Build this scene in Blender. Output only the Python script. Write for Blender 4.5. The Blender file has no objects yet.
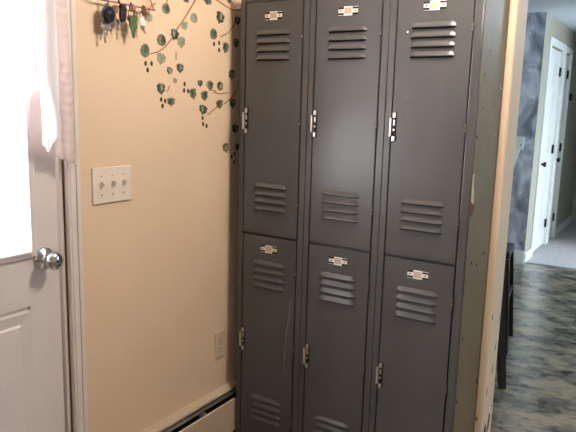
import bpy, bmesh, math, random
from mathutils import Vector, Matrix
random.seed(7)
scene = bpy.context.scene
C = scene.collection
PI = math.pi

# ------------------------------------------------------------------ materials
def new_mat(name):
    m = bpy.data.materials.new(name); m.use_nodes = True
    nt = m.node_tree
    return m, nt, nt.nodes['Principled BSDF']

def coords(nt, scale=(1, 1, 1), rot=(0, 0, 0)):
    tc = nt.nodes.new('ShaderNodeTexCoord'); mp = nt.nodes.new('ShaderNodeMapping')
    mp.inputs['Scale'].default_value = scale; mp.inputs['Rotation'].default_value = rot
    nt.links.new(tc.outputs['Object'], mp.inputs['Vector'])
    return mp.outputs['Vector']

def noise(nt, vec, scale, detail=3, rough=.5, dist=0.0):
    n = nt.nodes.new('ShaderNodeTexNoise')
    n.inputs['Scale'].default_value = scale; n.inputs['Detail'].default_value = detail
    n.inputs['Roughness'].default_value = rough; n.inputs['Distortion'].default_value = dist
    nt.links.new(vec, n.inputs['Vector'])
    return n.outputs['Fac']

def ramp(nt, fac, stops):
    r = nt.nodes.new('ShaderNodeValToRGB')
    el = r.color_ramp.elements
    while len(el) < len(stops): el.new(.5)
    for e, (p, c) in zip(el, stops):
        e.position = p; e.color = (*c, 1) if len(c) == 3 else c
    nt.links.new(fac, r.inputs['Fac'])
    return r.outputs['Color']

def mixc(nt, fac, a, b):
    m = nt.nodes.new('ShaderNodeMix'); m.data_type = 'RGBA'
    for sock, v in ((m.inputs[0], fac), (m.inputs[6], a), (m.inputs[7], b)):
        if hasattr(v, 'is_output'): nt.links.new(v, sock)
        elif isinstance(v, (int, float)): sock.default_value = v
        else: sock.default_value = (*v, 1)
    return m.outputs[2]

def bump(nt, bsdf, h, strength=.2, dist=.002):
    b = nt.nodes.new('ShaderNodeBump'); b.inputs['Strength'].default_value = strength
    b.inputs['Distance'].default_value = dist
    nt.links.new(h, b.inputs['Height']); nt.links.new(b.outputs['Normal'], bsdf.inputs['Normal'])

def plain(name, col, rough=.5, metal=0.0, var=.12, scale=30, spec=None, bumps=0):
    m, nt, b = new_mat(name)
    v = coords(nt); n = noise(nt, v, scale, 4)
    lo = tuple(c*(1-var) for c in col); hi = tuple(min(1, c*(1+var)) for c in col)
    nt.links.new(ramp(nt, n, [(.3, lo), (.7, hi)]), b.inputs['Base Color'])
    b.inputs['Roughness'].default_value = rough; b.inputs['Metallic'].default_value = metal
    if spec is not None: b.inputs['Specular IOR Level'].default_value = spec
    if bumps: bump(nt, b, noise(nt, v, scale*4, 3), bumps, .001)
    return m

def mat_locker():
    m, nt, b = new_mat('grey_locker_enamel')
    v = coords(nt)
    n = noise(nt, v, 4, 4); base = ramp(nt, n, [(.3, (.058, .056, .056)), (.7, (.072, .070, .070))])
    n2 = noise(nt, coords(nt, (60, 60, 14)), 5, 4, .65)
    sp = ramp(nt, n2, [(.735, (0, 0, 0)), (.77, (1, 1, 1))])
    c = mixc(nt, sp, base, (.16, .145, .13))
    nt.links.new(c, b.inputs['Base Color'])
    r = nt.nodes.new('ShaderNodeMapRange'); r.inputs[3].default_value = .25; r.inputs[4].default_value = .38
    nt.links.new(n, r.inputs[0]); nt.links.new(r.outputs[0], b.inputs['Roughness'])
    b.inputs['Specular IOR Level'].default_value = .42
    # orange-peel of sprayed enamel and a slow waviness of the thin sheet
    bump(nt, b, noise(nt, v, 220, 2), .10, .0006)
    return m

def mat_side():
    m, nt, b = new_mat('old_olive_locker_paint')
    v = coords(nt)
    n = noise(nt, v, 5, 5, .6)
    base = ramp(nt, n, [(.3, (.120, .080, .034)), (.7, (.175, .122, .056))])
    # rust and bare specks, denser towards the foot where the paint has worn
    z = nt.nodes.new('ShaderNodeSeparateXYZ'); nt.links.new(v, z.inputs[0])
    mr = nt.nodes.new('ShaderNodeMapRange')
    mr.inputs[1].default_value = 0; mr.inputs[2].default_value = 1.5; mr.inputs[3].default_value = .15; mr.inputs[4].default_value = -.02
    nt.links.new(z.outputs['Z'], mr.inputs[0])
    s = noise(nt, v, 34, 5, .7)
    ad = nt.nodes.new('ShaderNodeMath'); ad.operation = 'ADD'
    nt.links.new(s, ad.inputs[0]); nt.links.new(mr.outputs[0], ad.inputs[1])
    rust = ramp(nt, ad.outputs[0], [(.62, (0, 0, 0)), (.72, (1, 1, 1))])
    c = mixc(nt, rust, base, (.17, .075, .030))
    s2 = ramp(nt, noise(nt, coords(nt, (1, 1.5, 1)), 75, 2), [(.74, (0, 0, 0)), (.77, (1, 1, 1))])
    c = mixc(nt, s2, c, (.42, .36, .25))
    nt.links.new(c, b.inputs['Base Color']); b.inputs['Roughness'].default_value = .5
    return m

def mat_wall(name, col, chips=False):
    m, nt, b = new_mat(name)
    v = coords(nt)
    n = noise(nt, v, 2.2, 4)
    base = ramp(nt, n, [(.3, tuple(c*.96 for c in col)), (.7, tuple(min(1, c*1.03) for c in col))])
    if chips:
        z = nt.nodes.new('ShaderNodeSeparateXYZ'); nt.links.new(v, z.inputs[0])
        mr = nt.nodes.new('ShaderNodeMapRange'); mr.inputs[1].default_value = 0; mr.inputs[2].default_value = .7
        mr.inputs[3].default_value = .12; mr.inputs[4].default_value = -.08
        nt.links.new(z.outputs['Z'], mr.inputs[0])
        s = noise(nt, v, 28, 5, .7)
        ad = nt.nodes.new('ShaderNodeMath'); ad.operation = 'ADD'
        nt.links.new(s, ad.inputs[0]); nt.links.new(mr.outputs[0], ad.inputs[1])
        f = ramp(nt, ad.outputs[0], [(.66, (0, 0, 0)), (.70, (1, 1, 1))])
        base = mixc(nt, f, base, (.22, .10, .06))
    nt.links.new(base, b.inputs['Base Color'])
    b.inputs['Roughness'].default_value = .62
    bump(nt, b, noise(nt, v, 160, 3), .12, .001)
    return m

def mat_marble():
    m, nt, b = new_mat('sponged_blue_grey_paint')
    v = coords(nt, (1.3, 1, .8)); n = noise(nt, v, 4.5, 7, .62, 1.0)
    c = ramp(nt, n, [(.36, (.17, .19, .24)), (.50, (.38, .42, .50)), (.64, (.68, .72, .80))])
    nt.links.new(c, b.inputs['Base Color']); b.inputs['Roughness'].default_value = .55
    return m

def mat_vinyl():
    m, nt, b = new_mat('marbled_vinyl_floor')
    v = coords(nt, (1.0, 1.5, 1), (0, 0, .6))
    n = noise(nt, v, 4.2, 5, .66, .5)
    n2 = noise(nt, coords(nt, (1, 1.6, 1), (0, 0, -.5)), 11, 4, .6, .3)
    c1 = ramp(nt, n, [(.42, (.028, .034, .036)), (.48, (.17, .155, .125)), (.60, (.36, .30, .22))])
    c2 = ramp(nt, n2, [(.42, (.03, .037, .037)), (.49, (.32, .275, .21))])
    c = mixc(nt, .35, c1, c2)
    nt.links.new(c, b.inputs['Base Color']); b.inputs['Roughness'].default_value = .2
    b.inputs['Specular IOR Level'].default_value = .5
    bump(nt, b, n2, .05, .001)
    return m

def mat_carpet():
    m, nt, b = new_mat('grey_carpet')
    v = coords(nt); n = noise(nt, v, 90, 5, .8)
    nt.links.new(ramp(nt, n, [(.35, (.30, .29, .31)), (.65, (.66, .63, .66))]), b.inputs['Base Color'])
    b.inputs['Roughness'].default_value = .95; b.inputs['Specular IOR Level'].default_value = .1
    bump(nt, b, n, .8, .006)
    return m

def mat_leaf(name, a, c):
    m, nt, b = new_mat(name)
    n = noise(nt, coords(nt), 60, 3, .6)
    nt.links.new(ramp(nt, n, [(.38, a), (.62, c)]), b.inputs['Base Color'])
    b.inputs['Roughness'].default_value = .6
    return m

def mat_cloth(name, col, clear):
    m, nt, b = new_mat(name)
    out = nt.nodes['Material Output']
    b.inputs['Roughness'].default_value = .9; b.inputs['Specular IOR Level'].default_value = .1
    n = noise(nt, coords(nt, (1, 1, .3)), 300, 2)
    nt.links.new(ramp(nt, n, [(.3, tuple(c*.93 for c in col)), (.7, col)]), b.inputs['Base Color'])
    tr = nt.nodes.new('ShaderNodeBsdfTranslucent'); tr.inputs[0].default_value = (*col, 1)
    mx = nt.nodes.new('ShaderNodeMixShader'); mx.inputs[0].default_value = .4
    nt.links.new(b.outputs[0], mx.inputs[1]); nt.links.new(tr.outputs[0], mx.inputs[2])
    tp = nt.nodes.new('ShaderNodeBsdfTransparent')
    m2 = nt.nodes.new('ShaderNodeMixShader'); m2.inputs[0].default_value = clear
    nt.links.new(mx.outputs[0], m2.inputs[1]); nt.links.new(tp.outputs[0], m2.inputs[2])
    nt.links.new(m2.outputs[0], out.inputs['Surface'])
    return m

def mat_glass():
    m, nt, b = new_mat('window_glass')
    out = nt.nodes['Material Output']
    tp = nt.nodes.new('ShaderNodeBsdfTransparent'); gl = nt.nodes.new('ShaderNodeBsdfGlossy')
    gl.inputs['Roughness'].default_value = .02
    n = noise(nt, coords(nt), 3, 2)
    c = ramp(nt, n, [(.3, (.97, .98, .98)), (.7, (1, 1, 1))]); nt.links.new(c, tp.inputs[0])
    mx = nt.nodes.new('ShaderNodeMixShader'); mx.inputs[0].default_value = .06
    nt.links.new(tp.outputs[0], mx.inputs[1]); nt.links.new(gl.outputs[0], mx.inputs[2])
    nt.links.new(mx.outputs[0], out.inputs['Surface'])
    return m

def mat_emit(name, col, s):
    m, nt, b = new_mat(name)
    b.inputs['Emission Color'].default_value = (*col, 1); b.inputs['Emission Strength'].default_value = s
    n = noise(nt, coords(nt), 5, 2)
    nt.links.new(ramp(nt, n, [(.3, (.85, .83, .78)), (.7, (.9, .88, .84))]), b.inputs['Base Color'])
    return m

BEIGE = (.77, .590, .425)
M = dict(
    locker=mat_locker(), side=mat_side(),
    wall=mat_wall('beige_wall_paint', BEIGE),
    wallend=mat_wall('beige_wall_paint_chipped', BEIGE, True),
    hallwall=mat_wall('hall_beige_paint', (.36, .345, .28)),
    almond=plain('almond_plastic', (.66, .51, .38), .35, var=.02),
    ceiling=mat_wall('white_ceiling_paint', (.62, .68, .74)),
    marble=mat_marble(), vinyl=mat_vinyl(), carpet=mat_carpet(),
    doorw=plain('white_door_enamel', (.70, .62, .60), .38, var=.03, scale=6),
    casing=plain('white_trim_enamel', (.72, .64, .60), .4, var=.03, scale=8),
    halldoor=plain('cool_white_door_enamel', (.78, .80, .80), .35, var=.03, scale=6),
    plate=plain('ivory_plastic', (.80, .70, .62), .35, var=.02),
    whiteplate=plain('white_plastic', (.80, .82, .84), .4, var=.02),
    dark=plain('black_gap', (.006, .006, .006), .8),
    chrome=plain('brushed_chrome', (.62, .63, .66), .16, 1.0, .05),
    zinc=plain('worn_zinc', (.62, .60, .57), .34, 1.0, .2, 300),
    tag=plain('aluminium_plate', (.80, .76, .70), .38, .35, .08, 200),
    card=plain('tan_aged_card', (.50, .38, .28), .6, 0, .2, 300),
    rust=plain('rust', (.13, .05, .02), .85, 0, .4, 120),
    plaster=plain('bare_primer', (.62, .54, .40), .8, 0, .15, 90),
    scratch=plain('scratched_paint', (.30, .26, .22), .6, 0, .2, 90),
    heater=plain('beige_heater_enamel', (.56, .44, .32), .45, 0, .04, 10),
    damper=plain('steel_damper', (.35, .35, .36), .3, .8, .1),
    iron=plain('black_hardware', (.012, .012, .013), .35, .4),
    blackwood=plain('black_painted_wood', (.012, .012, .014), .4, 0, .3, 20),
    bronze=plain('copper_hook_metal', (.20, .10, .075), .4, .6, .3, 90),
    rail=plain('dusty_pink_wood', (.36, .17, .14), .5, 0, .2, 60),
    fob=plain('glossy_black_plastic', (.010, .014, .022), .15, 0, .3),
    fobgrey=plain('blue_grey_plastic', (.05, .07, .10), .3, 0, .3),
    fobpurple=plain('dark_plum_plastic', (.022, .014, .028), .3, 0, .3),
    keysilver=plain('nickel_key', (.42, .40, .38), .35, .9, .15, 90),
    keybrass=plain('dull_brass_key', (.34, .25, .16), .4, .9, .15, 90),
    green=plain('green_enamel_key', (.075, .13, .045), .4, .1, .25, 60),
    whitetag=plain('white_key_tag', (.85, .83, .80), .5, 0, .03),
    leaf0=mat_leaf('leaf_pale', (.20, .22, .15), (.34, .34, .24)),
    leaf1=mat_leaf('leaf_mid', (.08, .105, .07), (.20, .22, .145)),
    leaf2=mat_leaf('leaf_dark', (.014, .022, .020), (.085, .11, .075)),
    leaf3=mat_leaf('leaf_outline', (.03, .028, .015), (.22, .20, .10)),
    berry=plain('berry_paint', (.035, .028, .015), .6, 0, .3, 200),
    stem=plain('stem_paint', (.33, .12, .05), .6, 0, .25, 120),
    cloth=mat_cloth('white_valance_cloth', (.94, .92, .94), .0),
    sheer=mat_cloth('sheer_ruffle_cloth', (.80, .70, .68), .36),
    glass=mat_glass(),
    fill_lamp=mat_emit('fill_lamp_glass', (.7, .87, 1), 3.0),
    lamp=mat_emit('frosted_lamp_glass', (1, .86, .66), 3.0),
)

# ------------------------------------------------------------------ mesh helpers
class MB:
    def __init__(s): s.bm = bmesh.new(); s.mats = []
    def mi(s, m):
        if m not in s.mats: s.mats.append(m)
        return s.mats.index(m)
    def _fin(s, verts, m, smooth=False):
        i = s.mi(m); fs = set()
        for v in verts:
            for f in v.link_faces: fs.add(f)
        for f in fs: f.material_index = i; f.smooth = smooth
        return fs
    def box(s, m, x0, x1, y0, y1, z0, z1, bev=0.0):
        r = bmesh.ops.create_cube(s.bm, size=1)
        vs = r['verts']
        for v in vs:
            v.co = Vector(((x0+x1)/2+v.co.x*(x1-x0), (y0+y1)/2+v.co.y*(y1-y0), (z0+z1)/2+v.co.z*(z1-z0)))
        s._fin(vs, m)
        if bev:
            es = list({e for v in vs for e in v.link_edges})
            o = bmesh.ops.bevel(s.bm, geom=es, offset=bev, segments=2, profile=.6, affect='EDGES')
            i = s.mi(m)
            for f in o['faces']: f.material_index = i
        return s
    def cyl(s, m, p, q, r0, r1=None, seg=16, smooth=True):
        p, q = Vector(p), Vector(q); d = q-p; r1 = r0 if r1 is None else r1
        o = bmesh.ops.create_cone(s.bm, cap_ends=True, segments=seg, radius1=r0, radius2=r1, depth=d.length)
        rot = d.to_track_quat('Z', 'Y').to_matrix().to_4x4()
        bmesh.ops.transform(s.bm, matrix=Matrix.Translation((p+q)/2) @ rot, verts=o['verts'])
        fs = s._fin(o['verts'], m, smooth)
        for f in fs:
            if len(f.verts) > 4: f.smooth = False
        return s
    def lathe(s, m, prof, origin, axis, seg=28):
        # prof: (distance along axis, radius)
        ax = Vector(axis).normalized(); q = ax.to_track_quat('Z', 'Y'); o = Vector(origin)
        i = s.mi(m); rings = []
        for d, r in prof:
            rings.append([s.bm.verts.new(o + q @ Vector((r*math.cos(2*PI*k/seg), r*math.sin(2*PI*k/seg), d))) for k in range(seg)])
        for a, b in zip(rings, rings[1:]):
            for k in range(seg):
                f = s.bm.faces.new((a[k], a[(k+1) % seg], b[(k+1) % seg], b[k])); f.material_index = i; f.smooth = True
        for rg, fl in ((rings[0], True), (rings[-1], False)):
            f = s.bm.faces.new(rg[::-1] if fl else rg); f.material_index = i
        return s
    def prism(s, m, pts, vec, smooth=False):
        # pts: 3-D outline, swept along vec
        v = Vector(vec); a = [s.bm.verts.new(Vector(p)) for p in pts]; b = [s.bm.verts.new(Vector(p)+v) for p in pts]
        i = s.mi(m); n = len(pts); fs = [s.bm.faces.new(a[::-1]), s.bm.faces.new(b)]
        for k in range(n): fs.append(s.bm.faces.new((a[k], a[(k+1) % n], b[(k+1) % n], b[k])))
        for f in fs: f.material_index = i
        return s
    def grid(s, m, P):
        # P: rows of points
        i = s.mi(m); V = [[s.bm.verts.new(Vector(p)) for p in row] for row in P]
        for a, b in zip(V, V[1:]):
            for k in range(len(a)-1):
                f = s.bm.faces.new((a[k], a[k+1], b[k+1], b[k])); f.material_index = i; f.smooth = True
        return s
    def build(s, name, parent=None, loc=None):
        bmesh.ops.recalc_face_normals(s.bm, faces=s.bm.faces[:])
        me = bpy.data.meshes.new(name); s.bm.to_mesh(me); s.bm.free()
        for m in s.mats: me.materials.append(m)
        o = bpy.data.objects.new(name, me); C.objects.link(o)
        if loc: o.location = loc
        if parent: o.parent = parent
        return o

def tag(o, label, cat, group=None):
    o['label'] = label; o['category'] = cat
    if group: o['group'] = group
    return o
def thing(name, label, cat, loc=(0, 0, 0), rz=0, group=None):
    o = bpy.data.objects.new(name, None); o.empty_display_size = .1; C.objects.link(o)
    o.location = loc; o.rotation_euler = (0, 0, rz)
    return tag(o, label, cat, group)
def struct(o, label=None):
    o['kind'] = 'structure'
    if label: o['label'] = label
    return o
def sempty(name, loc=(0, 0, 0)):
    o = bpy.data.objects.new(name, None); C.objects.link(o); o.location = loc; o['kind'] = 'structure'
    return o

# ------------------------------------------------------------------ the shell
CEIL = 2.30
WX = -.07            # face of the left wall
BY0, BY1 = .31, .475  # stub wall behind the lockers
MY = 4.14            # sponged wall
HX = .295            # left wall of the hall
EY = 6.95            # end of the hall
struct(MB().box(M['vinyl'], -1.6, 4.3, -4.6, MY+.02, -.1, 0).build('floor'), 'marbled grey and tan vinyl floor')
struct(MB().box(M['carpet'], HX-.1, 2.7, MY+.02, EY+.1, -.1, .006).build('floor'), 'grey carpet of the hall')
struct(MB().box(M['ceiling'], -1.6, 4.3, -4.6, EY+.1, CEIL, CEIL+.1).build('ceiling'))
DY0, DY1 = -1.715, -.768      # opening of the entry door
DZ = 2.055
b = MB()
b.box(M['wall'], WX-.12, WX, -4.6, DY0, 0, CEIL)
b.box(M['wall'], WX-.12, WX, DY1, BY0, 0, CEIL)
b.box(M['wall'], WX-.12, WX, DY0, DY1, DZ, CEIL)
struct(b.build('wall_left'), 'beige painted wall beside the entry door')
# stub wall with a rounded end
b = MB()
r = .014; ex = .940
pts = [(WX-.12, BY0), (ex-r, BY0)] + [(ex-r+r*math.sin(a), BY0+r-r*math.cos(a)) for a in [PI/2*k/8 for k in range(1, 9)]]
pts += [(ex-r+r*math.cos(a), BY1-r+r*math.sin(a)) for a in [PI/2*k/8 for k in range(0, 9)]] + [(WX-.12, BY1)]
b.prism(M['wallend'], [(x, y, 0) for x, y in pts], (0, 0, CEIL))
wb = struct(b.build('wall_back'), 'beige wall behind the lockers, its end chipped near the floor')
for pts, mm in (([(.418, .495), (.426, .505), (.430, .530), (.424, .520), (.416, .505)], 'dark'), ([(.338, .334), (.346, .338), (.350, .352), (.346, .368), (.340, .362), (.342, .350)], 'dark'),
                ([(.398, .405), (.404, .415), (.408, .450), (.402, .440), (.396, .420)], 'rust'), ([(.345, .150), (.365, .165), (.385, .150), (.380, .190), (.360, .215), (.350, .185)], 'dark'),
                ([(.395, .150), (.42, .17), (.43, .22), (.41, .24), (.40, .20)], 'rust'), ([(.330, .640), (.338, .645), (.336, .665), (.329, .660)], 'rust'), ([(.44, .60), (.447, .61), (.445, .64)], 'rust')):
    hb = MB(); hb.prism(M[mm], [(ex-.0005, y, z) for y, z in pts], (.0012, 0, 0)); hb.build('plaster_hole', wb)
struct(MB().box(M['wall'], -1.72, -1.6, BY0, MY+.12, 0, CEIL).build('wall_kitchen_left'))
struct(MB().box(M['wall'], -1.6, WX-.12, BY0, BY1, 0, CEIL).build('wall_kitchen_front'))
struct(MB().box(M['marble'], -1.6, HX-.002, MY, MY+.12, 0, CEIL).build('wall_kitchen_back'), 'blue grey sponge painted wall')
# left wall of the hall, with two door openings
D1 = (4.452, 5.165); D2 = (5.285, 5.635); DH = 2.045
b = MB()
for y0, y1 in ((MY+.001, D1[0]), (D1[1], D2[0]), (D2[1], EY)): b.box(M['hallwall'], HX-.12, HX, y0, y1, 0, CEIL)
for d in (D1, D2): b.box(M['hallwall'], HX-.12, HX, d[0], d[1], DH, CEIL)
struct(b.build('wall_hall_left'), 'olive beige wall of the hall')
struct(MB().box(M['hallwall'], HX-.12, 2.7, EY, EY+.12, 0, CEIL).build('wall_hall_end'))
struct(MB().box(M['hallwall'], 1.30, 1.42, 5.12, EY, 0, CEIL).build('wall_hall_right'))
struct(MB().box(M['hallwall'], 1.42, 2.7, 5.12, 5.24, 0, CEIL).build('wall_alcove'))
b = MB()   # wall with the hall window
wy0, wy1, wz0, wz1 = 4.40, 5.02, .10, 1.60
b.box(M['hallwall'], 2.6, 2.72, MY, wy0, 0, CEIL); b.box(M['hallwall'], 2.6, 2.72, wy1, 5.24, 0, CEIL)
b.box(M['hallwall'], 2.6, 2.72, wy0, wy1, 0, wz0); b.box(M['hallwall'], 2.6, 2.72, wy0, wy1, wz1, CEIL)
struct(b.build('wall_hall_window'))
struct(MB().box(M['hallwall'], 1.6, 4.3, MY, MY+.12, 0, CEIL).build('wall_kitchen_corner'))
b = MB()   # right-hand wall with the kitchen window
ky0, ky1 = 2.3, 3.9
b.box(M['wall'], 4.2, 4.32, -4.6, ky0, 0, CEIL); b.box(M['wall'], 4.2, 4.32, ky1, MY, 0, CEIL)
b.box(M['wall'], 4.2, 4.32, ky0, ky1, 0, .9); b.box(M['wall'], 4.2, 4.32, ky0, ky1, 2.05, CEIL)
struct(b.build('wall_right'))
b = MB()   # wall behind the camera with a window added for fill light
b.box(M['wall'], WX-.12, .9, -4.72, -4.6, 0, CEIL); b.box(M['wall'], 2.7, 4.32, -4.72, -4.6, 0, CEIL)
b.box(M['wall'], .9, 2.7, -4.72, -4.6, 0, .8); b.box(M['wall'], .9, 2.7, -4.72, -4.6, 2.05, CEIL)
struct(b.build('wall_front'))

def window(name, axis, c, a0, a1, z0, z1):
    root = sempty(name)
    b = MB(); t = .05
    def bx(m, p0, p1, q0, q1, th, off=0):
        if axis == 'x': b.box(m, c+off-th/2, c+off+th/2, p0, p1, q0, q1)
        else: b.box(m, p0, p1, c+off-th/2, c+off+th/2, q0, q1)
    bx(M['casing'], a0, a0+t, z0, z1, .06); bx(M['casing'], a1-t, a1, z0, z1, .06)
    bx(M['casing'], a0, a1, z0, z0+t, .07); bx(M['casing'], a0, a1, z1-t, z1, .07)
    bx(M['casing'], (a0+a1)/2-.015, (a0+a1)/2+.015, z0, z1, .04)
    b.build('window_frame', root)
    b = MB(); bx(M['glass'], a0+t, a1-t, z0+t, z1-t, .004); b.build('pane', root)
window('window_1', 'x', 2.66, wy0, wy1, wz0, wz1)
window('window_2', 'x', 4.26, ky0, ky1, .9, 2.05)
window('window_3', 'y', -4.66, .9, 2.7, .8, 2.05)

# metal strip where vinyl meets carpet, baseboards
struct(MB().prism(M['damper'], [(HX+.02, MY+.005, .001), (HX+.02, MY+.045, .001), (HX+.02, MY+.035, .009), (HX+.02, MY+.015, .009)], (1.25, 0, 0)).build('trim_1'))
def baseboard(name, pts, h=.11, t=.014, m='halldoor'):
    b = MB()
    for (x0, x1, y0, y1) in pts:
        b.box(M[m], x0, x1, y0, y1, 0, h-.02, 0); 
        b.box(M[m], x0+(t*.35 if x1-x0 < .05 else 0), x1-(t*.35 if x1-x0 < .05 else 0), y0+(t*.35 if y1-y0 < .05 else 0), y1-(0), h-.02, h, 0)
    struct(b.build(name))
baseboard('baseboard_kitchen', [(-1.6, HX, MY-.014, MY)], .115)
baseboard('baseboard_hall', [(HX, HX+.014, MY+.003, 4.38), (HX, HX+.014, 5.71, EY)], .10)

# ------------------------------------------------------------------ entry door
LX = -.085     # room face of the leaf
door = sempty('door_1', (LX, 0, 0)); door['label'] = 'white front door with a bright glazed upper half'
def rel(x): return x-LX
LY0, LY1 = -1.706, -.7880
GY0, GY1 = -1.60, -.893; GZ0, GZ1 = .985, 1.93   # clear glass
b = MB()
m = M['doorw']
b.box(m, -.044, 0, LY0, GY0, .012, 2.045); b.box(m, -.044, 0, GY1, LY1, .012, 2.045)
b.box(m, -.044, 0, GY0, GY1, GZ1, 2.045); b.box(m, -.044, 0, GY0, GY1, .82, GZ0)
b.box(m, -.044, 0, GY0, GY1, .012, .14)
b.box(m, -.044, -.012, GY0, GY1, .14, .82)
b.build('door_leaf', door)
# two embossed lower panels
for (p0, p1) in ((-1.60, -1.29), (-1.20, -.875)):
    z0, z1 = .16, .815
    b = MB(); s1, s2, s3 = .0, .012, .045
    def ringrect(i): return [(p0+i, z0+i), (p1-i, z0+i), (p1-i, z1-i), (p0+i, z1-i)]
    prof = [(0, .000), (.004, -.007), (.011, -.007), (.016, .0015), (.030, -.002), (.048, -.006), (.054, .000)]
    for (i0, d0), (i1, d1) in zip(prof, prof[1:]):
        A = ringrect(i0); B = ringrect(i1)
        for k in range(4):
            a, bb, c2, d = A[k], A[(k+1) % 4], B[(k+1) % 4], B[k]
            f = b.bm.faces.new([b.bm.verts.new((d0, a[0], a[1])), b.bm.verts.new((d0, bb[0], bb[1])), b.bm.verts.new((d1, c2[0], c2[1])), b.bm.verts.new((d1, d[0], d[1]))])
    b.mi(m)
    R_ = ringrect(.054)
    b.bm.faces.new([b.bm.verts.new((0, y, z)) for y, z in R_])
    b.box(m, -.012, -.009, p0, p1, z0, z1)
    b.build('raised_panel', door)
b = MB()   # stile between and around the panels
b.box(m, -.02, 0, GY0, -1.60+.0001, .14, .82); b.box(m, -.02, 0, -1.29, -1.20, .14, .82)
b.box(m, -.02, 0, -.875-.0, GY1+.0, .14, .82) if GY1 > -.875 else None
b.box(m, -.02, 0, GY0, GY1, .14, .16); b.box(m, -.02, 0, GY0, GY1, .815, .82)
b.build('door_rail', door)
# glazing frame: moulded surround standing proud of the leaf
b = MB()
def frame_strip(y0, y1, z0, z1, inner):
    b.box(m, 0, .010, y0, y1, z0, z1, .003)
b.box(m, 0, .010, GY0-.030, GY0, GZ0-.030, GZ1+.030, .003); b.box(m, 0, .010, GY1, GY1+.026, GZ0-.022, GZ1+.030, .003)
b.box(m, 0, .010, GY0, GY1, GZ0-.022, GZ0, .003); b.box(m, 0, .010, GY0, GY1, GZ1, GZ1+.030, .003)
b.box(m, .008, .016, GY1+.003, GY1+.012, GZ0-.010, GZ1+.015, .003); b.box(m, .008, .016, GY0, GY1+.012, GZ0-.012, GZ0-.002, .003)
gf = b.build('window_frame', door)
MB().box(M['glass'], -.024, -.020, GY0, GY1, GZ0, GZ1).build('pane', gf)
kz, ky = .950, -.841
b = MB()
b.lathe(M['chrome'], [(0, .0335), (.004, .0335), (.009, .030), (.011, .016), (.022, .012), (.032, .013), (.038, .024), (.048, .0275), (.058, .0255), (.064, .016), (.0655, .006)], (0, ky, kz), (1, 0, 0))
b.cyl(M['iron'], (.065, ky, kz), (.0665, ky, kz), .004, seg=12)
kn = b.build('door_knob', door); kn['label'] = 'round chrome knob'
MB().box(M['chrome'], -.034, -.010, LY1-.001, LY1+.002, kz-.028, kz+.028).build('latch_plate', door)
# jamb, stop and casing
b = MB()
for (y0, y1) in ((DY1-.014, DY1), (DY0, DY0+.0085)): b.box(M['casing'], WX-.12, WX-.006, y0, y1, 0, DZ)
b.box(M['casing'], WX-.12, WX-.006, DY0, DY1, DZ-.009, DZ)
struct(b.build('trim_2'), 'white door jamb')
b = MB(); cx = -.052
for y0, y1, s in ((DY1+.0, -.722, 1), (DY0-.055, DY0, -1)):
    b.box(M['casing'], WX, cx-.003, y0, y1, 0, DZ+.055, .002)
    if s == 1:
        b.box(M['casing'], cx-.004, cx, y0+.006, y0+.022, 0, DZ+.03, .0015); b.box(M['casing'], cx-.004, cx+.001, y1-.018, y1-.003, 0, DZ+.05, .0015)
b.box(M['casing'], WX, cx-.003, DY0-.055, -.722, DZ, DZ+.055, .002)
struct(b.build('trim_3'), 'white casing around the front door')
struct(MB().box(M['rust'], WX-.008, WX-.003, DY1-.0040, DY1+.0005, 0, DZ-.01).build('trim_4'), 'brown strip standing in for the shadow groove at the front door jamb')  # dark box drawn in as the shaded line between jamb and casing

# ------------------------------------------------------------------ curtain on the door
cur = thing('door_curtain', 'white gathered valance with a sheer ruffle hanging over the door window', 'curtain', (-.03, -1.2, 1.98))
def cx_(y): return y+1.2
def cloth(name, m, yl, yr, ztop, hem, depth, folds, nx=60, nz=40, amp=.007, ruf=0):
    P = []
    for j in range(nz+1):
        t = j/nz; row = []
        for i in range(nx+1):
            s = i/nx
            zb = hem(s); z = ztop+(zb-ztop)*t
            y = yl(z)+(yr(z)-yl(z))*s
            x = depth + amp*math.sin(s*folds*2*PI+1.3*math.sin(z*6))*(.35+.65*t)
            if ruf: x += ruf*math.sin(z*232+.9*math.sin(s*9)+s*1.2)*(.25+.75*s)
            row.append((x, cx_(y), z-1.98))
        P.append(row)
    o = MB().grid(m, P).build(name, cur)
    md = o.modifiers.new('thick', 'SOLIDIFY'); md.thickness = .0012
    return o
cloth('valance', M['cloth'], lambda z: -1.72, lambda z: -.8835, 1.96, lambda s: 1.436-.02*abs(math.sin(s*PI*5))*(1 if s < .95 else 0), .004, 16, 120, 30, .010)
def redge(z):
    pts = [(1.96, -.835), (1.68, -.8199), (1.52, -.8108), (1.38, -.8125)]
    for (za, ya), (zb, yb) in zip(pts, pts[1:]):
        if z >= zb: return ya+(yb-ya)*(za-z)/(za-zb)
    return pts[-1][1]
cloth('valance', M['cloth'], lambda z: -.8845+.010*max(0, min(1, (1.52-z)/.13)), redge, 1.96, lambda s: 1.386-.004*math.sin(s*PI)-.012*s*s, .010, 1.5, 24, 40, .005)
def hemt(s): return 1.287 + .06*abs(s-.25)**1.3*1.6
P = []
for j in range(25):
    t = j/24; z = 1.45+(1.285-1.45)*t
    yl = -.8800+.0200*t; yr = -.8420+.0180*math.sin(min(1, t*1.25)*PI*.62)
    if t > .75: yr = yr+(-.8605-yr)*((t-.75)/.25)**1.6
    P.append([(.022+.004*math.sin(i/10*PI*2), cx_(yl+(yr-yl)*i/10), z-1.98) for i in range(11)])
o = MB().grid(M['cloth'], P).build('curtain_tail', cur); md = o.modifiers.new('thick', 'SOLIDIFY'); md.thickness = .0012
def rright(z): return -.786+.0345*(1.96-z)/.74
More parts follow.
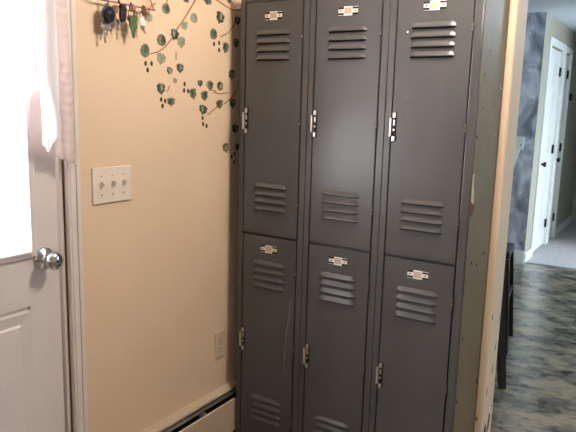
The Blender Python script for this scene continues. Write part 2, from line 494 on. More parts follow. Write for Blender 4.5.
cloth('sheer_ruffle', M['sheer'], lambda z: -.868, rright, 1.96, lambda s: 1.285-.062*s**.8+(.004*math.sin(s*30)), -.003, 2.5, 40, 170, .004, .0016)
b = MB(); b.cyl(M['whiteplate'], (-.005, -.52, -.02), (-.005, .44, -.02), .006)
for yy in (-.50, .43): b.box(M['whiteplate'], -.055, .002, yy-.006, yy+.006, -.03, -.01)
b.build('curtain_rod', cur)

# ------------------------------------------------------------------ lockers
W = .3048; H = 1.8288
lk = thing('locker_cabinet', 'grey metal school locker unit with six louvred doors and worn olive side', 'locker', (0, 0, 0))
A_, B_ = .0275, .028; DT = .9144+.8727; SP = .9144
b = MB(); g = M['locker']; D = .2985; T = .0012
FT = .0015   # sheet
# carcass walls
b.box(g, 0, .0015, .002, D, 0, H); b.box(g, .002, 3*W-.002, D-.0015, D, 0, H)
b.box(g, .001, 3*W-.0015, .002, D, H-.0015, H)
for k in range(3):
    x0, x1 = k*W, (k+1)*W
    b.box(g, x0+.0012, x0+A_-.0042, 0, .016, 0, H, .0009)            # left upright
    b.box(g, x1-B_+.0030, x1-.0012, 0, .016, 0, H, .0009)           # right upright
    for z0, z1 in ((0, .030), (SP-.012, SP+.007), (DT+.002, H)):
        b.box(g, x0+A_-.002, x1-B_+.002, .009 if 0 < z0 < 1 else 0, .016, z0, z1)
    b.box(M['dark'], x0+.004, x1-.004, .0165, .019, .01, H-.01)      # black sheet standing in for the shade behind gaps and louvre slots
    b.box(g, x0+.001, x1-.001, .02, D-.003, SP-.004, SP-.002)        # shelf
    if k: b.box(g, x0-.0008, x0+.0008, .004, D-.003, 0, H)
b.box(M['zinc'], 3*W-B_+.0028, 3*W-B_+.0040, -.0003, .010, 1.06, 1.80)
b.build('locker_frame', lk)
b = MB(); sx = 3*W-.0015
b.box(M['side'], sx, sx+.0025, .0162, D, 0, H)
b.box(M['side'], sx+.001, sx+.0045, D-.012, D, 0, H)
def sdisc(y, z, r, m='dark', t=.0012):
    b.cyl(M[m], (sx+.0018, y, z), (sx+.0025+t, y, z), r, seg=14)
for y, z, r in ((.253, 1.332, .0028), (.0300, 1.331, .005), (.0586, 1.524, .004), (.222, .9175, .007), (.079, .909, .006), (.143, .889, .005), (.0423, .653, .006), (.030, .431, .006), (.2806, 1.50, .004), (.10, 1.60, .003), (.20, 1.43, .003), (.07, 1.42, .003)):
    sdisc(y, z, r, 'plaster' if (y, z) == (.253, 1.332) else 'dark')
sdisc(.2806, 1.4959, .009, 'zinc', .001); sdisc(.2806, 1.4975, .005, 'dark', .003); sdisc(.285, 1.462, .006, 'rust', .001)
sdisc(.284, .413, .013, 'rust', .0012); sdisc(.279, .411, .006, 'dark', .003); sdisc(.284, .369, .008, 'rust', .0012)
o = b.build('side_panel', lk); o['label'] = 'worn olive painted side with bolt holes and rust'
# patch of torn paint beside the front edge
b = MB(); X = sx+.0026
b.prism(M['plaster'], [(X, .018, 1.212), (X, .034, 1.214), (X, .035, 1.175), (X, .045, 1.150), (X, .050, 1.118), (X, .044, 1.100), (X, .032, 1.118), (X, .018, 1.125), (X, .017, 1.17)], (.0006, 0, 0))
b.prism(M['rust'], [(X, .020, 1.124), (X, .040, 1.112), (X, .056, 1.118), (X, .062, 1.098), (X, .044, 1.085), (X, .030, 1.07), (X, .018, 1.08)], (.0010, 0, 0))
o = b.build('paint_chip', lk); o['label'] = 'cream patch of torn paint'

def make_door(k, tier, n_dots, hingez, scratch=False, glint=False):
    x0 = k*W+A_; x1 = (k+1)*W-B_
    z0 = SP+.0015 if tier else .0305; z1 = DT if tier else SP-.0045
    top = DT if tier else SP-.0025
    w = x1-x0; h = z1-z0
    root_loc = (x0, 0, z0)
    ux = k*W                                                     # unit origin
    b = MB(); F = -.0025                                         # outer face of the door
    lou = []
    for q in range(4):
        lou.append(top-.1177-.030*q); lou.append(top-.687-.0292*q)
    lx0, lx1 = .0775, .2240
    # sheet with the louvre slots left open: strips
    zs = sorted(lou)
    slots = [(z-.0045, z+.0085) for z in zs]
    cur_z = z0
    def sb(xa, xb, za, zb): b.box(g, xa-x0, xb-x0, F, F+.0016, za-z0, zb-z0)
    sb(x0, ux+lx0, z0, z1); sb(ux+lx1, x1, z0, z1)
    for s0, s1 in slots:
        sb(ux+lx0, ux+lx1, cur_z, s0); cur_z = s1
    sb(ux+lx0, ux+lx1, cur_z, z1)
    # folded edges
    b.box(g, 0, .0016, F, .014, 0, h); b.box(g, w-.0016, w, F, .014, 0, h)
    b.box(g, 0, w, F, .014, 0, .0016); b.box(g, 0, w, F, .014, h-.0016, h)
    # pressed hoods: tilt outward, open at the lower lip
    L = lx1-lx0; n = 14
    for z in zs:
        rows = []
        zt = z+.0175
        for (dz, dy) in ((1.0, 0.0), (.82, .0012), (.55, .0044), (.28, .0072), (.08, .0086), (0.0, .0080), (.03, .0060)):
            row = []
            for i in range(n+1):
                s = i/n; e = min(1, min(s, 1-s)/.055); e = math.sin(e*PI/2)
                row.append((ux+lx0-x0+L*s, F-.0002-dy*e, z-z0+(zt-z)*dz*(1 if e > .9 else e*.55+.45)))
            rows.append(row)
        b.grid(g, rows)
    d = b.build('locker_door', lk, root_loc)
    def P(x): return ux+x-x0
    # number plate
    pz = top-.0515-z0
    b = MB(); t = M['tag']
    b.box(M['dark'], P(.1145), P(.1895), F-.0006, F, pz-.0130, pz+.0130)  # black backing puts the shadows at the plate corners into colour
    b.box(t, P(.1150), P(.1890), F-.0024, F-.0004, pz-.0060, pz+.0060, .0006)
    b.box(t, P(.1500), P(.1895), F-.0016, F-.0004, pz+.0125, pz+.0140); b.box(t, P(.1145), P(.1550), F-.0016, F-.0004, pz-.0140, pz-.0128)
    b.box(t, P(.1360), P(.1680), F-.0026, F-.0004, pz-.0150, pz+.0150, .0005)
    b.box(M['card'], P(.1385), P(.1655), F-.0032, F-.002, pz-.0095, pz+.0110)
    for xx in (.1245, .1790): b.cyl(M['dark'], (P(xx), F-.0034, pz), (P(xx), F-.002, pz), .0026, seg=10)
    b.build('number_plate', d)
    # latch with finger lift
    lz = z0+h/2-z0+.001
    lxx = .0345
    b = MB(); c = M['zinc']; kk = M['dark']
    b.box(kk, P(.0285), P(.0440), F-.0030, F, lz-.048, lz+.048)
    b.box(c, P(.0325), P(.0435), F-.009, F-.002, lz+.030, lz+.047, .001)
    b.box(c, P(.0325), P(.0435), F-.009, F-.002, lz-.047, lz-.031, .001)
    b.box(c, P(.0245), P(.0320), F-.014, F-.001, lz-.032, lz+.030, .0015)
    b.box(c, P(.0340), P(.0410), F-.006, F-.002, lz+.004, lz+.024, .001)
    b.cyl(c, (P(.037), F-.002, lz-.010), (P(.037), F-.007, lz-.010), .004, seg=10)
    lt = b.build('door_latch', d); lt['label'] = 'bare zinc latch and lift handle'
    # lock screw holes
    for zz in n_dots:
        zc = top-zz-z0
        b = MB(); b.cyl(M['zinc'], (P(.0765), F-.0006, zc), (P(.0765), F, zc), .0033, seg=12)
        b.cyl(kk, (P(.0765), F-.0009, zc), (P(.0765), F-.0001, zc), .0030, seg=12); b.build('screw_hole', d)
    # hinges
    for zz in hingez:
        zc = top-zz-z0
        b = MB(); b.cyl(g, (P(.2772), F-.003, zc-.020), (P(.2772), F-.003, zc+.020), .0028, seg=10)
        b.cyl(g, (P(.2772), F-.003, zc-.023), (P(.2772), F-.003, zc-.0205), .0034, seg=10)
        b.cyl(c, (P(.2772), F-.003, zc-.0035), (P(.2772), F-.003, zc-.0015), .0031, seg=10)
        b.build('hinge', d)
    if glint:
        b = MB(); b.cyl(M['whitetag'], (P(.0658), F-.001, top-.129-z0), (P(.0658), F, top-.129-z0), .003, seg=10); b.build('rivet', d)
    if scratch:
        b = MB()
        pts = [(.2586, .675), (.2540, .640), (.2520, .600), (.2480, .572), (.2400, .529)]
        for (xa, za), (xb, zb) in zip(pts, pts[1:]): b.cyl(M['scratch'], (P(xa), F, za-z0), (P(xb), F, zb-z0), .0012, seg=6)
        pts = [(.2410, .520), (.2380, .470), (.2360, .420), (.2400, .375)]
        for (xa, za), (xb, zb) in zip(pts, pts[1:]): b.cyl(M['scratch'], (P(xa), F, za-z0), (P(xb), F, zb-z0), .0010, seg=6)
        b.build('scratch', d)
    return d
HZ = (.128, .436, .735)
for k in range(3):
    make_door(k, 1, {0: (), 1: (.337, .365, .393), 2: (.336, .391)}[k], HZ, glint=(k == 2))
    make_door(k, 0, {0: (), 1: (.357,), 2: ()}[k], HZ, scratch=(k == 0))

# ------------------------------------------------------------------ switch plate and outlet
sw = thing('light_switch', 'ivory three gang wall switch plate beside the front door', 'light switch', (WX, -.589, 1.148))
b = MB(); b.box(M['plate'], -.001, .0065, -.080, .080, -.057, .057, .0025); pl = b.build('wall_plate', sw)
for yy in (-.0455, 0, .0455):
    b = MB(); b.box(M['plate'], .0064, .0075, yy-.0055, yy+.0055, -.013, .013, .0004)
    b.prism(M['plate'], [(.006, yy-.0045, -.008), (.006, yy-.0045, .009), (.018, yy-.0040, .016), (.0195, yy-.0040, .008), (.010, yy-.0045, -.007)], (0, .009, 0))
    b.build('toggle', sw)
    for zz in (-.030, .030):
        b = MB(); b.cyl(M['card'], (.0062, yy, zz), (.0076, yy, zz), .0033, seg=12); b.build('screw', sw)
out = thing('wall_outlet', 'ivory duplex power outlet low on the wall near the lockers', 'outlet', (WX, -.028, .427))
b = MB(); b.box(M['almond'], -.001, .0065, -.0335, .0335, -.0565, .0565, .0022); b.build('wall_plate', out)
for zz in (.0195, -.0195):
    b = MB()
    pts = [(.0062, .0165*max(-1, min(1, 1.15*math.cos(a))), zz+.0155*max(-.85, min(.85, math.sin(a)))) for a in [2*PI*q/24 for q in range(24)]]
    b.prism(M['almond'], pts, (.0020, 0, 0))
    for yy in (-.006, .006): b.box(M['dark'], .0080, .0084, yy-.0011, yy+.0011, zz-.001, zz+.007)
    b.cyl(M['dark'], (.0080, 0, zz-.008), (.0084, 0, zz-.008), .0024, seg=10)
    b.build('socket', out)
b = MB(); b.cyl(M['keysilver'], (.0062, 0, 0), (.0076, 0, 0), .003, seg=12); b.build('screw', out)

# ------------------------------------------------------------------ baseboard heater
hl0, hl1 = -.66, .300
ht = thing('baseboard_heater', 'long beige baseboard heater under the outlet running behind the lockers', 'heater', (WX, hl0, 0))
Ln = hl1-hl0
def sweep(name, m, prof): return MB().prism(M[m], [(x, 0, z) for x, z in prof], (0, Ln, 0)).build(name, ht)
sweep('back_panel', 'heater', [(0, .015), (.004, .015), (.004, .234), (0, .234)])
sweep('top_cap', 'heater', [(0, .2345), (.006, .2355), (.030, .226), (.033, .2175), (.031, .2175), (.028, .224), (.006, .232), (0, .232)])
sweep('damper', 'damper', [(.014, .205), (.040, .196), (.044, .204), (.018, .212)])
sweep('front_cover', 'heater', [(.052, .188), (.056, .191), (.060, .188), (.060, .045), (.052, .038), (.052, .042), (.057, .048), (.057, .186)])
sweep('heating_element', 'dark', [(.010, .06), (.046, .06), (.046, .175), (.010, .175)])
for yy in (.0, Ln*.5, Ln-.003):
    b = MB(); b.box(M['heater'], .003, .056, yy, yy+.003, .015, .20); b.build('bracket', ht)

# ------------------------------------------------------------------ painted vine
LEAVES = [(-0.3308, 1.728, 0.0391, 0.036, 1), (-0.4141, 1.6863, 0.0367, 0.0319, 0), (-0.2345, 1.7701, 0.0419, 0.0169, 1), (-0.1866, 1.7152, 0.0381, 0.0347, 0), (-0.2375, 1.6814, 0.0368, 0.0308, 0), (-0.2893, 1.6451, 0.0406, 0.0404, 2), (-0.3538, 1.6218, 0.0435, 0.0396, 1), (-0.1143, 1.7845, 0.0513, 0.0282, 1), (-0.0374, 1.7341, 0.0484, 0.0474, 2), (-0.0756, 1.6713, 0.0414, 0.04, 1), (0.0726, 1.7367, 0.0391, 0.034, 2), (0.0171, 1.804, 0.0313, 0.0221, 1), (-0.4319, 1.5804, 0.0411, 0.0451, 1), (-0.357, 1.5587, 0.0437, 0.0399, 0), (-0.256, 1.623, 0.0417, 0.0411, 0), (-0.2617, 1.533, 0.0365, 0.0346, 2), (-0.3155, 1.5211, 0.0301, 0.0272, 3), (-0.2879, 1.4884, 0.0206, 0.0207, 0), (-0.3583, 1.4581, 0.0391, 0.0405, 2), (-0.3089, 1.415, 0.0407, 0.0312, 1), (-0.192, 1.4462, 0.0387, 0.0432, 1), (-0.1528, 1.4856, 0.0283, 0.0254, 2), (-0.0948, 1.4789, 0.0356, 0.0408, 1), (-0.1268, 1.4408, 0.0406, 0.0406, 1), (-0.0344, 1.4814, 0.037, 0.0341, 3), (0.0376, 1.5269, 0.0388, 0.0425, 3), (-0.0366, 1.4109, 0.0434, 0.0383, 1), (0.046, 1.4162, 0.0393, 0.0393, 2), (-0.1353, 1.3889, 0.0463, 0.0371, 2), (-0.0021, 1.6268, 0.0374, 0.045, 1), (0.0646, 1.6501, 0.0326, 0.0382, 2), (0.0644, 1.3149, 0.04, 0.0402, 2), (0.0034, 1.2408, 0.0386, 0.0398, 3), (0.0793, 1.2418, 0.0271, 0.0326, 2), (-.16, 1.832, .04, .04, 1), (-.30, 1.84, .04, .038, 2), (-.06, 1.86, .042, .04, 0)]
BERRIES = [(-0.4304, 1.5386), (-0.4026, 1.5405), (-0.4215, 1.518), (-0.3587, 1.4225), (-0.3391, 1.4178), (-0.3516, 1.4005), (-0.2382, 1.4801), (-0.2409, 1.4571), (-0.2194, 1.4561), (-0.138, 1.3591), (-0.135, 1.3367), (-0.1145, 1.329), (-0.0724, 1.6352), (-0.0424, 1.6417), (-0.0421, 1.6159), (0.0432, 1.2049), (0.063, 1.214), (0.0603, 1.1816)]
STEMS = [[(-.135, 1.90), (-.15, 1.84), (-0.1703, 1.79), (-0.2082, 1.7433), (-0.24, 1.705), (-0.2764, 1.6667), (-0.302, 1.6337), (-0.3371, 1.6002), (-0.3712, 1.5807), (-0.4091, 1.571)], [(-.12, 1.83), (-0.0739, 1.8012), (-0.0136, 1.7848), (0.0365, 1.7734), (0.0947, 1.7814)], [(-0.0366, 1.6645), (0.0127, 1.6845), (0.0439, 1.7144), (0.0628, 1.7393)], [(-0.0767, 1.4572), (-0.034, 1.451), (0.0226, 1.4585)], [(-0.0085, 1.4133), (0.0359, 1.4375), (0.0747, 1.4701), (0.0872, 1.51)], [(-0.1089, 1.3704), (-0.058, 1.3972), (-0.0397, 1.4089)], [(-0.1183, 1.4853), (-0.0888, 1.4643), (-0.0587, 1.4616)], [(-0.316, 1.4699), (-0.3288, 1.4489)], [(-0.282, 1.5882), (-0.2822, 1.5609)], [(-0.4114, 1.7088), (-0.4019, 1.726), (-0.3785, 1.739)], [(-0.3206, 1.7637), (-0.3306, 1.7427)], [(0.0423, 1.804), (0.0299, 1.7874)]]
vine = thing('vine_wall_decoration', 'ivy vine with green leaves and dark berries on the beige wall left of lockers', 'wall decoration', (WX, -.25, 1.6))
IVY = [(0, -.5), (.14, -.34), (.32, -.26), (.50, -.06), (.40, .08), (.53, .24), (.40, .42), (.24, .40), (.14, .54), (0, .36), (-.14, .53), (-.24, .38), (-.44, .38), (-.52, .18), (-.38, .04), (-.50, -.10), (-.32, -.24), (-.15, -.32)]
OVAL = [(.5*math.cos(a)*(1-.12*math.sin(a)), .5*math.sin(a)) for a in [2*PI*q/18 for q in range(18)]]
for i, (y, z, w_, h_, kd) in enumerate(LEAVES):
    shape = IVY if (i % 3 or kd == 2) else OVAL
    a = random.uniform(-.35, .35); fl = random.choice((-1, 1)); tt = .0009+.00005*(i % 5)
    pts = []
    for px, pz in shape:
        px, pz = px*fl*w_, pz*h_
        pts.append((0, y+.25+px*math.cos(a)-pz*math.sin(a), z-1.6+px*math.sin(a)+pz*math.cos(a)))
    b = MB(); b.prism(M['leaf%d' % kd], pts, (tt, 0, 0))
    if kd in (1, 2):   # darker fold along one half
        pp = [(tt, p[1]*.55+(y+.25)*.45-fl*w_*.16, p[2]*.62+(z-1.6)*.38+h_*.08) for p in pts]
        b.prism(M['leaf2'] if kd == 1 else M['leaf0'], [(tt, (p[1]-(y+.25))*(.75 if kd == 1 else .55)+y+.25, p[2]) for p in pp], (.0002, 0, 0))
    if kd == 3:
        pp = [(tt, (p[1]-(y+.25))*.5+y+.25+.003, (p[2]-(z-1.6))*.55+z-1.6) for p in pts]
        b.prism(M['leaf0'], pp, (.0002, 0, 0))
    b.build('leaf', vine)
def ribbon(pts, wd, m, par, t=.0006):
    b = MB(); n = len(pts)
    L, R2 = [], []
    for i in range(n):
        p = Vector(pts[i]); q = Vector(pts[min(i+1, n-1)])-Vector(pts[max(i-1, 0)])
        q.normalize(); nn = Vector((-q.y, q.x))*wd/2*(1-.45*i/n)
        L.append(p+nn); R2.append(p-nn)
    for i in range(n-1):
        b.prism(m, [(0, p.x+.25, p.y-1.6) for p in (L[i], L[i+1], R2[i+1], R2[i])], (t, 0, 0))
    return b.build('stem', par)
for i, s in enumerate(STEMS): ribbon(s, .0065 if i in (0, 1) else .0045, M['stem'], vine)
for y, z in BERRIES:
    b = MB(); pts = [(0, y+.25+.0058*math.cos(a), z-1.6+.0085*math.sin(a)) for a in [2*PI*q/12 for q in range(12)]]
    b.prism(M['berry'], pts, (.001, 0, 0)); b.build('berry', vine)

# ------------------------------------------------------------------ key rack and keys
rk = thing('key_rack', 'dusty pink key rail on the wall top left, keys hanging below', 'key rack', (WX, -.56, 1.72))
b = MB(); b.box(M['rail'], 0, .012, -.115, .155, .030, .090, .003); b.build('rack_board', rk)
b = MB(); b.cyl(M['rail'], (.026, -.105, -.010), (.026, .150, -.010), .0028, seg=10); b.cyl(M['rail'], (.005, -.10, .035), (.026, -.10, -.010), .0025, seg=8); b.cyl(M['rail'], (.005, .145, .035), (.026, .145, -.010), .0025, seg=8); b.build('rail_bar', rk)
hooks = [-.057, -.010, .040, .092]
for y in hooks:
    b = MB(); pr = [(.026, -.010), (.030, -.003), (.032, -.006), (.036, -.016), (.032, -.022), (.026, -.022)]
    for (xa, za), (xb, zb) in zip(pr, pr[1:]): b.cyl(M['bronze'], (xa, y, za), (xb, y, zb), .0024, seg=8)
    b.lathe(M['bronze'], [(-.0035, .001), (-.002, .0035), (.002, .0035), (.0035, .001)], (.026, y, -.022), (1, 0, 0), 12)
    b.build('hook', rk)
def oval_prism(b, m, y, z, w_, h_, x, t, tilt=0, seg=24, pw=2.0, bev=True):
    pts = []
    for q in range(seg):
        a = 2*PI*q/seg; c_, s_ = math.cos(a), math.sin(a)
        px = w_/2*math.copysign(abs(c_)**(2/pw), c_); pz = h_/2*math.copysign(abs(s_)**(2/pw), s_)
        pts.append((x, y+px*math.cos(tilt)-pz*math.sin(tilt), z+px*math.sin(tilt)+pz*math.cos(tilt)))
    b.prism(m, pts, (t, 0, 0))
def ring(b, m, y, z, r, x, th=.0011, seg=16):
    pts = [(x+.002*math.sin(2*PI*k/seg), y+r*math.cos(2*PI*k/seg), z+r*math.sin(2*PI*k/seg)) for k in range(seg)]
    for k in range(seg): b.cyl(m, pts[k], pts[(k+1) % seg], th, seg=6)
def key(b, m, y, z, ln, x, tilt=0, bw=.020):
    # bow at the top, toothed blade downward
    def rr(px, pz): return (x, y+px*math.cos(tilt)-pz*math.sin(tilt), z+px*math.sin(tilt)+pz*math.cos(tilt))
    b.prism(m, [rr(bw/2*math.cos(2*PI*k/14), bw*.5*math.sin(2*PI*k/14)) for k in range(14)], (.002, 0, 0))
    k_ = ln-bw/2; pts = [(-.0038, -bw*.35), (.0038, -bw*.35)]
    n = 6
    for i in range(n+1):
        t = i/n; pts.append((.0038-(.0022 if i % 2 else 0), -bw*.4-(k_-bw*.1)*t))
    pts.append((-.001, -ln)); pts.append((-.0038, -ln+.004))
    b.prism(m, [rr(*p) for p in pts], (.002, 0, 0))
KY = -.56
def bunch(name, label, y, zr): return thing(name, label, 'keys', (WX, y, zr), group='key bunches on the rail')
def part(fn, name, par):
    b = MB(); fn(b); return b.build(name, par)
HZK = 1.698
# bunch 1: oval black fob with three keys
k1 = bunch('key_bunch', 'large glossy black oval key fob, leftmost on the rail, with two long grey keys', KY-.057, HZK)
part(lambda b: ring(b, M['keysilver'], 0, -.010, .011, .030), 'key_ring', k1)
def f(b):
    oval_prism(b, M['fobgrey'], 0, -.030, .045, .052, .030, .006); oval_prism(b, M['fob'], 0, -.029, .038, .045, .036, .006)
    b.box(M['fobgrey'], .0415, .0430, -.008, .006, -.029, -.020, .0006)
part(f, 'key_fob', k1)
part(lambda b: key(b, M['keysilver'], -.010, -.062, .052, .026, .05, .026), 'key', k1)
part(lambda b: key(b, M['keysilver'], .006, -.064, .028, .022, -.1, .026), 'key', k1)
# bunch 2: narrow plum fob
k2 = bunch('key_bunch', 'narrow dark plum key fob, second on the rail, beside the oval fob', KY-.010, HZK)
part(lambda b: ring(b, M['keysilver'], 0, -.008, .010, .030), 'key_ring', k2)
def f(b):
    oval_prism(b, M['fobpurple'], .010, -.018, .024, .056, .032, .008, -.1, pw=2.6); oval_prism(b, M['bronze'], -.013, -.008, .022, .026, .026, .004)
part(f, 'key_fob', k2)
part(lambda b: key(b, M['keysilver'], -.006, -.046, .026, .024, .35, .022), 'key', k2)
part(lambda b: key(b, M['keybrass'], .022, -.030, .056, .020, .0, .018), 'key', k2)
# bunch 3: green key
k3 = bunch('key_bunch', 'bright green key hanging third on the rail, under a copper disc', KY+.040, HZK)
part(lambda b: ring(b, M['bronze'], 0, -.010, .012, .030), 'key_ring', k3)
def f(b):
    oval_prism(b, M['bronze'], -.002, .002, .026, .024, .036, .004); oval_prism(b, M['rail'], .003, .004, .014, .012, .040, .002)
part(f, 'copper_disc', k3)
def f(b):
    b.prism(M['green'], [(.034, .018, -.024), (.034, .019, -.055), (.034, .010, -.066), (.034, .005, -.088), (.034, .000, -.088), (.034, -.006, -.062), (.034, -.014, -.052), (.034, -.012, -.026), (.034, .002, -.018)], (.004, 0, 0))
part(f, 'green_key', k3)
part(lambda b: key(b, M['bronze'], -.006, -.028, .040, .028, .25, .02), 'key', k3)
# bunch 4: white tag
k4 = bunch('key_bunch', 'white paper tag with a small silver key, rightmost on the rail', KY+.092, HZK)
part(lambda b: ring(b, M['bronze'], 0, -.012, .014, .030), 'key_ring', k4)
def f(b):
    b.prism(M['whitetag'], [(.034, -.020, -.022), (.034, -.004, -.018), (.034, .008, -.044), (.034, -.013, -.044)], (.001, 0, 0))
part(f, 'paper_tag', k4)
part(lambda b: key(b, M['keysilver'], -.004, -.050, .022, .030, .6, .018), 'key', k4)
part(lambda b: oval_prism(b, M['bronze'], .000, .000, .022, .034, .034, .003), 'copper_disc', k4)

# ------------------------------------------------------------------ hall doors
def hall_door(name, y0, y1, knob_y, hy, x=HX, label=None, h=2.035):
    r_ = sempty(name, (x-.018, 0, 0))
    if label: r_['label'] = label
    m = M['halldoor']
    b = MB(); b.box(m, -.036, 0, y0+.003, y1-.003, .012, h, 0); leaf = b.build('door_leaf', r_)
    w = y1-y0; cols = [(y0+.10, y1-.10)] if w < .5 else [(y0+.10, (y0+y1)/2-.04), ((y0+y1)/2+.04, y1-.10)]
    for c0, c1 in cols:
        for z0, z1 in ((.20, .82), (1.0, 1.60), (1.68, 1.92)):
            b = MB()
            b.box(M['halldoor'], -.001, .004, c0, c1, z0, z1, .0035); b.box(m, .003, .007, c0+.02, c1-.02, z0+.02, z1-.02, .003)
            b.build('raised_panel', r_)
    b = MB(); b.lathe(M['iron'], [(0, .030), (.006, .030), (.009, .012), (.030, .011), (.036, .022), (.048, .027), (.058, .022), (.062, .008)], (0, knob_y, .915), (1, 0, 0), 20)
    b.build('door_knob', r_)
    for z in (.243, 1.04, 1.835):
        b = MB(); b.cyl(M['iron'], (.010, hy, z-.045), (.010, hy, z+.045), .008, seg=10); b.box(M['iron'], .001, .004, hy-.028, hy, z-.045, z+.045)
        b.build('hinge', r_)
    return r_
hall_door('door_2', D1[0], D1[1], 4.565, 5.150, label='white hall door nearest the kitchen with black knob')
hall_door('door_3', D2[0], D2[1], 5.35, 5.630, label='narrow white hall closet door with black knob')
def casing(name, y0, y1, x=HX, h=DH, wd=.068, wr=None):
    b = MB(); wr = wr or wd
    b.box(M['halldoor'], x, x+.016, y0-wd, y0, 0, h+wd, .003); b.box(M['halldoor'], x, x+.016, y1, y1+wr, 0, h+wd, .003)
    b.box(M['halldoor'], x, x+.016, y0, y1, h, h+wd, .003); b.box(M['halldoor'], x-.10, x, y0, y0+.003, 0, h); b.box(M['halldoor'], x-.10, x, y1-.003, y1, 0, h)
    struct(b.build(name))
casing('trim_5', D1[0], D1[1], wr=.058); casing('trim_6', D2[0], D2[1], wd=.058)
# door at the far end of the hall
r_ = sempty('door_4', (0, EY, 0)); r_['label'] = 'white door at the far end of the hall'
b = MB(); b.box(M['halldoor'], .545, 1.25, -.03, 0, .012, 2.035); b.build('door_leaf', r_)
for z0, z1 in ((.2, .85), (1.0, 1.9)):
    for xa, xb in ((.63, .87), (.93, 1.17)):
        b = MB(); b.box(M['halldoor'], xa, xb, -.036, -.03, z0, z1, .003); b.build('raised_panel', r_)
for z in (.243, 1.04, 1.835):
    b = MB(); b.cyl(M['iron'], (.545, -.036, z-.045), (.545, -.036, z+.045), .008, seg=10); b.build('hinge', r_)
b = MB(); b.lathe(M['iron'], [(0, .03), (.006, .03), (.009, .012), (.03, .011), (.04, .025), (.055, .022), (.06, .008)], (1.19, -.03, .92), (0, -1, 0), 16); b.build('door_knob', r_)
b = MB()
for xa, xb in ((.475, .540), (1.255, 1.32)): b.box(M['blackwood'], xa, xb, EY-.016, EY, 0, 2.10)
b.box(M['blackwood'], .475, 1.32, EY-.016, EY, 2.04, 2.10)
struct(b.build('trim_7'))
# small black door chime on the hall wall
ch = thing('wall_chime', 'small black fitting high on the hall wall past the closet door', 'wall fitting', (HX, 5.83, 1.60))
b = MB(); b.lathe(M['iron'], [(0, .045), (.02, .045), (.028, .035), (.030, .01)], (0, 0, 0), (1, 0, 0), 20); b.build('housing', ch)

# ------------------------------------------------------------------ things on the sponged wall
wp = thing('wall_plate', 'white square plate on the blue grey sponged wall above the black stools', 'wall plate', (.160, MY, 1.130))
b = MB(); b.box(M['whiteplate'], -.048, .040, -.014, 0, -.060, .060, .003); b.build('cover', wp)
b = MB(); b.box(M['fobgrey'], .012, .022, -.0155, -.0135, -.022, -.008); b.build('display', wp)
M['strap'] = plain('white_strap', (.92, .93, .92), .5, 0, .02)
sr = thing('hanging_strap', 'white slanting strap hanging from the white plate on the sponged wall', 'strap', (.160, MY, 1.06))
b = MB()
b.prism(M['strap'], [(-.032, -.012, .012), (.014, -.012, .012), (-.030, -.012, -.16), (-.060, -.012, -.40), (-.095, -.012, -.40), (-.075, -.012, -.15)], (0, .010, 0))
b.build('strap_band', sr)

# ------------------------------------------------------------------ bar stools
def stool():
    r0 = thing('bar_stool', '', 'stool')
    sh = .58; tp = .125; ft = .187
    b = MB(); b.box(M['blackwood'], -.15, .15, -.15, .15, sh-.015, sh+.03, .012)
    b.build('seat', r0)
    b = MB()
    for s in (-1, 1):
        b.box(M['blackwood'], -.12, .12, s*.122-.011, s*.122+.011, sh-.08, sh-.012); b.box(M['blackwood'], s*.122-.011, s*.122+.011, -.111, .111, sh-.08, sh-.012)
    b.build('apron', r0)
    for sx_ in (-1, 1):
        for sy_ in (-1, 1):
            b = MB(); q = []
            for (e, r, z) in ((tp, .024, sh-.014), (ft-.014, .015, 0)):
                q.append([(sx_*e+dx*r, sy_*e+dy*r, z) for dx, dy in ((-1, -1), (1, -1), (1, 1), (-1, 1))])
            va = [b.bm.verts.new(p) for p in q[0]]; vb = [b.bm.verts.new(p) for p in q[1]]
            b.mi(M['blackwood']); b.bm.faces.new(va); b.bm.faces.new(vb[::-1])
            for k in range(4): b.bm.faces.new((va[k], va[(k+1) % 4], vb[(k+1) % 4], vb[k]))
            b.build('leg', r0)
    for s in (-1, 1):
        b = MB(); b.box(M['blackwood'], -.165, .165, s*.162-.010, s*.162+.010, .24, .27); b.build('stretcher', r0)
        b = MB(); b.box(M['blackwood'], s*.154-.010, s*.154+.010, -.155, .155, .32, .35); b.build('stretcher', r0)
    return r0
def copy_tree(o, par=None):
    c = o.copy(); C.objects.link(c); c.parent = par
    for chd in list(o.children): copy_tree(chd, c)
    return c
s1 = stool(); s1.location = (.570, 1.21, 0); s1.rotation_euler[2] = PI/4
s1['label'] = 'black wooden bar stool behind the wall end, nearest the lockers'; s1['group'] = 'black bar stools'
s2 = copy_tree(s1); s2.location = (.516, 1.845, 0); s2.rotation_euler[2] = .135
s2['label'] = 'black wooden bar stool further back, nearer the sponged wall'; s2['group'] = 'black bar stools'

# ------------------------------------------------------------------ lamps and daylight
lp = thing('ceiling_lamp', 'round frosted flush ceiling lamp in the entry above the lockers', 'ceiling lamp', (1.05, -.95, CEIL))
b = MB(); b.lathe(M['chrome'], [(-.022, .15), (-.004, .155), (0, .155)], (0, 0, 0), (0, 0, 1), 32); b.build('lamp_base', lp)
b = MB(); b.lathe(M['lamp'], [(-.075, .01), (-.070, .06), (-.055, .105), (-.035, .130), (-.022, .138)], (0, 0, 0), (0, 0, 1), 32); b.build('lamp_shade', lp)

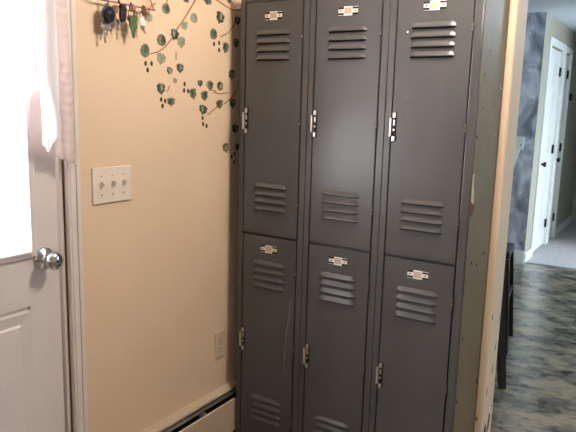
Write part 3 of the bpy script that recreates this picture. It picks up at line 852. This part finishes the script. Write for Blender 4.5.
kl = thing('ceiling_lamp', 'unseen round flush ceiling lamp added to brighten the sponged kitchen wall', 'ceiling lamp', (1.6, 2.9, CEIL))  # out-of-view lamp, added to lighten the sponged wall
b = MB(); b.lathe(M['chrome'], [(-.022, .15), (-.004, .155), (0, .155)], (0, 0, 0), (0, 0, 1), 32); b.build('lamp_base', kl)
b = MB(); b.lathe(M['fill_lamp'], [(-.075, .01), (-.070, .06), (-.055, .105), (-.035, .130), (-.022, .138)], (0, 0, 0), (0, 0, 1), 32); b.build('lamp_shade', kl)
def light(name, kind, loc, energy, col, size=None, rot=None, sy=None, aim=None, spread=None):
    d = bpy.data.lights.new(name, kind); d.energy = energy; d.color = col
    o = bpy.data.objects.new(name, d); C.objects.link(o); o.location = loc
    if kind == 'AREA':
        d.size = size
        if sy: d.shape = 'RECTANGLE'; d.size_y = sy
        if spread: d.spread = spread
    else: d.shadow_soft_size = size
    if aim: o.rotation_euler = Vector(aim).to_track_quat('-Z', 'Y').to_euler()
    return o
light('lamp_bulb', 'POINT', (1.00, -.37, CEIL-.13), 60, (1, .86, .71), .16)
lp.location = (1.00, -.37, CEIL)
light('daylight_door', 'AREA', (WX-.30, -1.25, 1.45), 100, (.98, .98, 1.0), 1.0, sy=1.1, aim=(1, 0, 0))
light('daylight_hall', 'AREA', (2.80, 4.72, .70), 85, (.80, .92, 1.0), .55, sy=1.1, aim=(-1, .0, -.35))
light('daylight_kitchen', 'AREA', (4.45, 3.0, 1.5), 110, (.60, .82, 1.0), 1.6, sy=1.1, aim=(-1, .25, 0))
light('kitchen_fill', 'POINT', (1.6, 2.9, CEIL-.14), 30, (.68, .86, 1.0), .08)  # cool fill in the added kitchen lamp, for the sponged wall
light('front_fill', 'AREA', (1.8, -4.85, 1.45), 3, (1, .90, .82), 1.7, sy=1.2, aim=(0, 1, -.05))  # soft fill on the lockers through an unseen, added window

w = bpy.data.worlds.new('sky'); scene.world = w; w.use_nodes = True
nt = w.node_tree; bg = nt.nodes['Background']
tc = nt.nodes.new('ShaderNodeTexCoord'); sp = nt.nodes.new('ShaderNodeSeparateXYZ')
nt.links.new(tc.outputs['Generated'], sp.inputs[0])
mr = nt.nodes.new('ShaderNodeMapRange'); mr.inputs[1].default_value = -1; mr.inputs[2].default_value = 1
nt.links.new(sp.outputs['Z'], mr.inputs[0])
cr = ramp(nt, mr.outputs[0], [(.40, (.75, .78, .80)), (.6, (.95, .98, 1.0))])
nt.links.new(cr, bg.inputs['Color']); bg.inputs['Strength'].default_value = 1.6

# ------------------------------------------------------------------ camera
cam = bpy.data.cameras.new('camera'); co = bpy.data.objects.new('camera', cam); C.objects.link(co)
yaw, pitch, roll = 0.56144, 0.17310, 0.02654
cy, sy_, cp, spp = math.cos(yaw), math.sin(yaw), math.cos(pitch), math.sin(pitch)
fw = Vector((-sy_*cp, cy*cp, -spp)); rt = Vector((cy, sy_, 0)); up = rt.cross(fw)
cr_, sr_ = math.cos(roll), math.sin(roll)
r2 = rt*cr_+up*sr_; u2 = -rt*sr_+up*cr_
mt = Matrix((( r2.x, u2.x, -fw.x), (r2.y, u2.y, -fw.y), (r2.z, u2.z, -fw.z))).to_4x4()
mt.translation = Vector((1.47963, -1.97928, 1.41027))
co.matrix_world = mt
cam.sensor_width = 36; cam.lens = 626.18280/576*36; cam.clip_start = .05
scene.camera = co
scene.view_settings.view_transform = 'Standard'; scene.view_settings.look = 'None'
scene.view_settings.gamma = 1; scene.view_settings.use_curve_mapping = False
scene.view_settings.exposure = .10
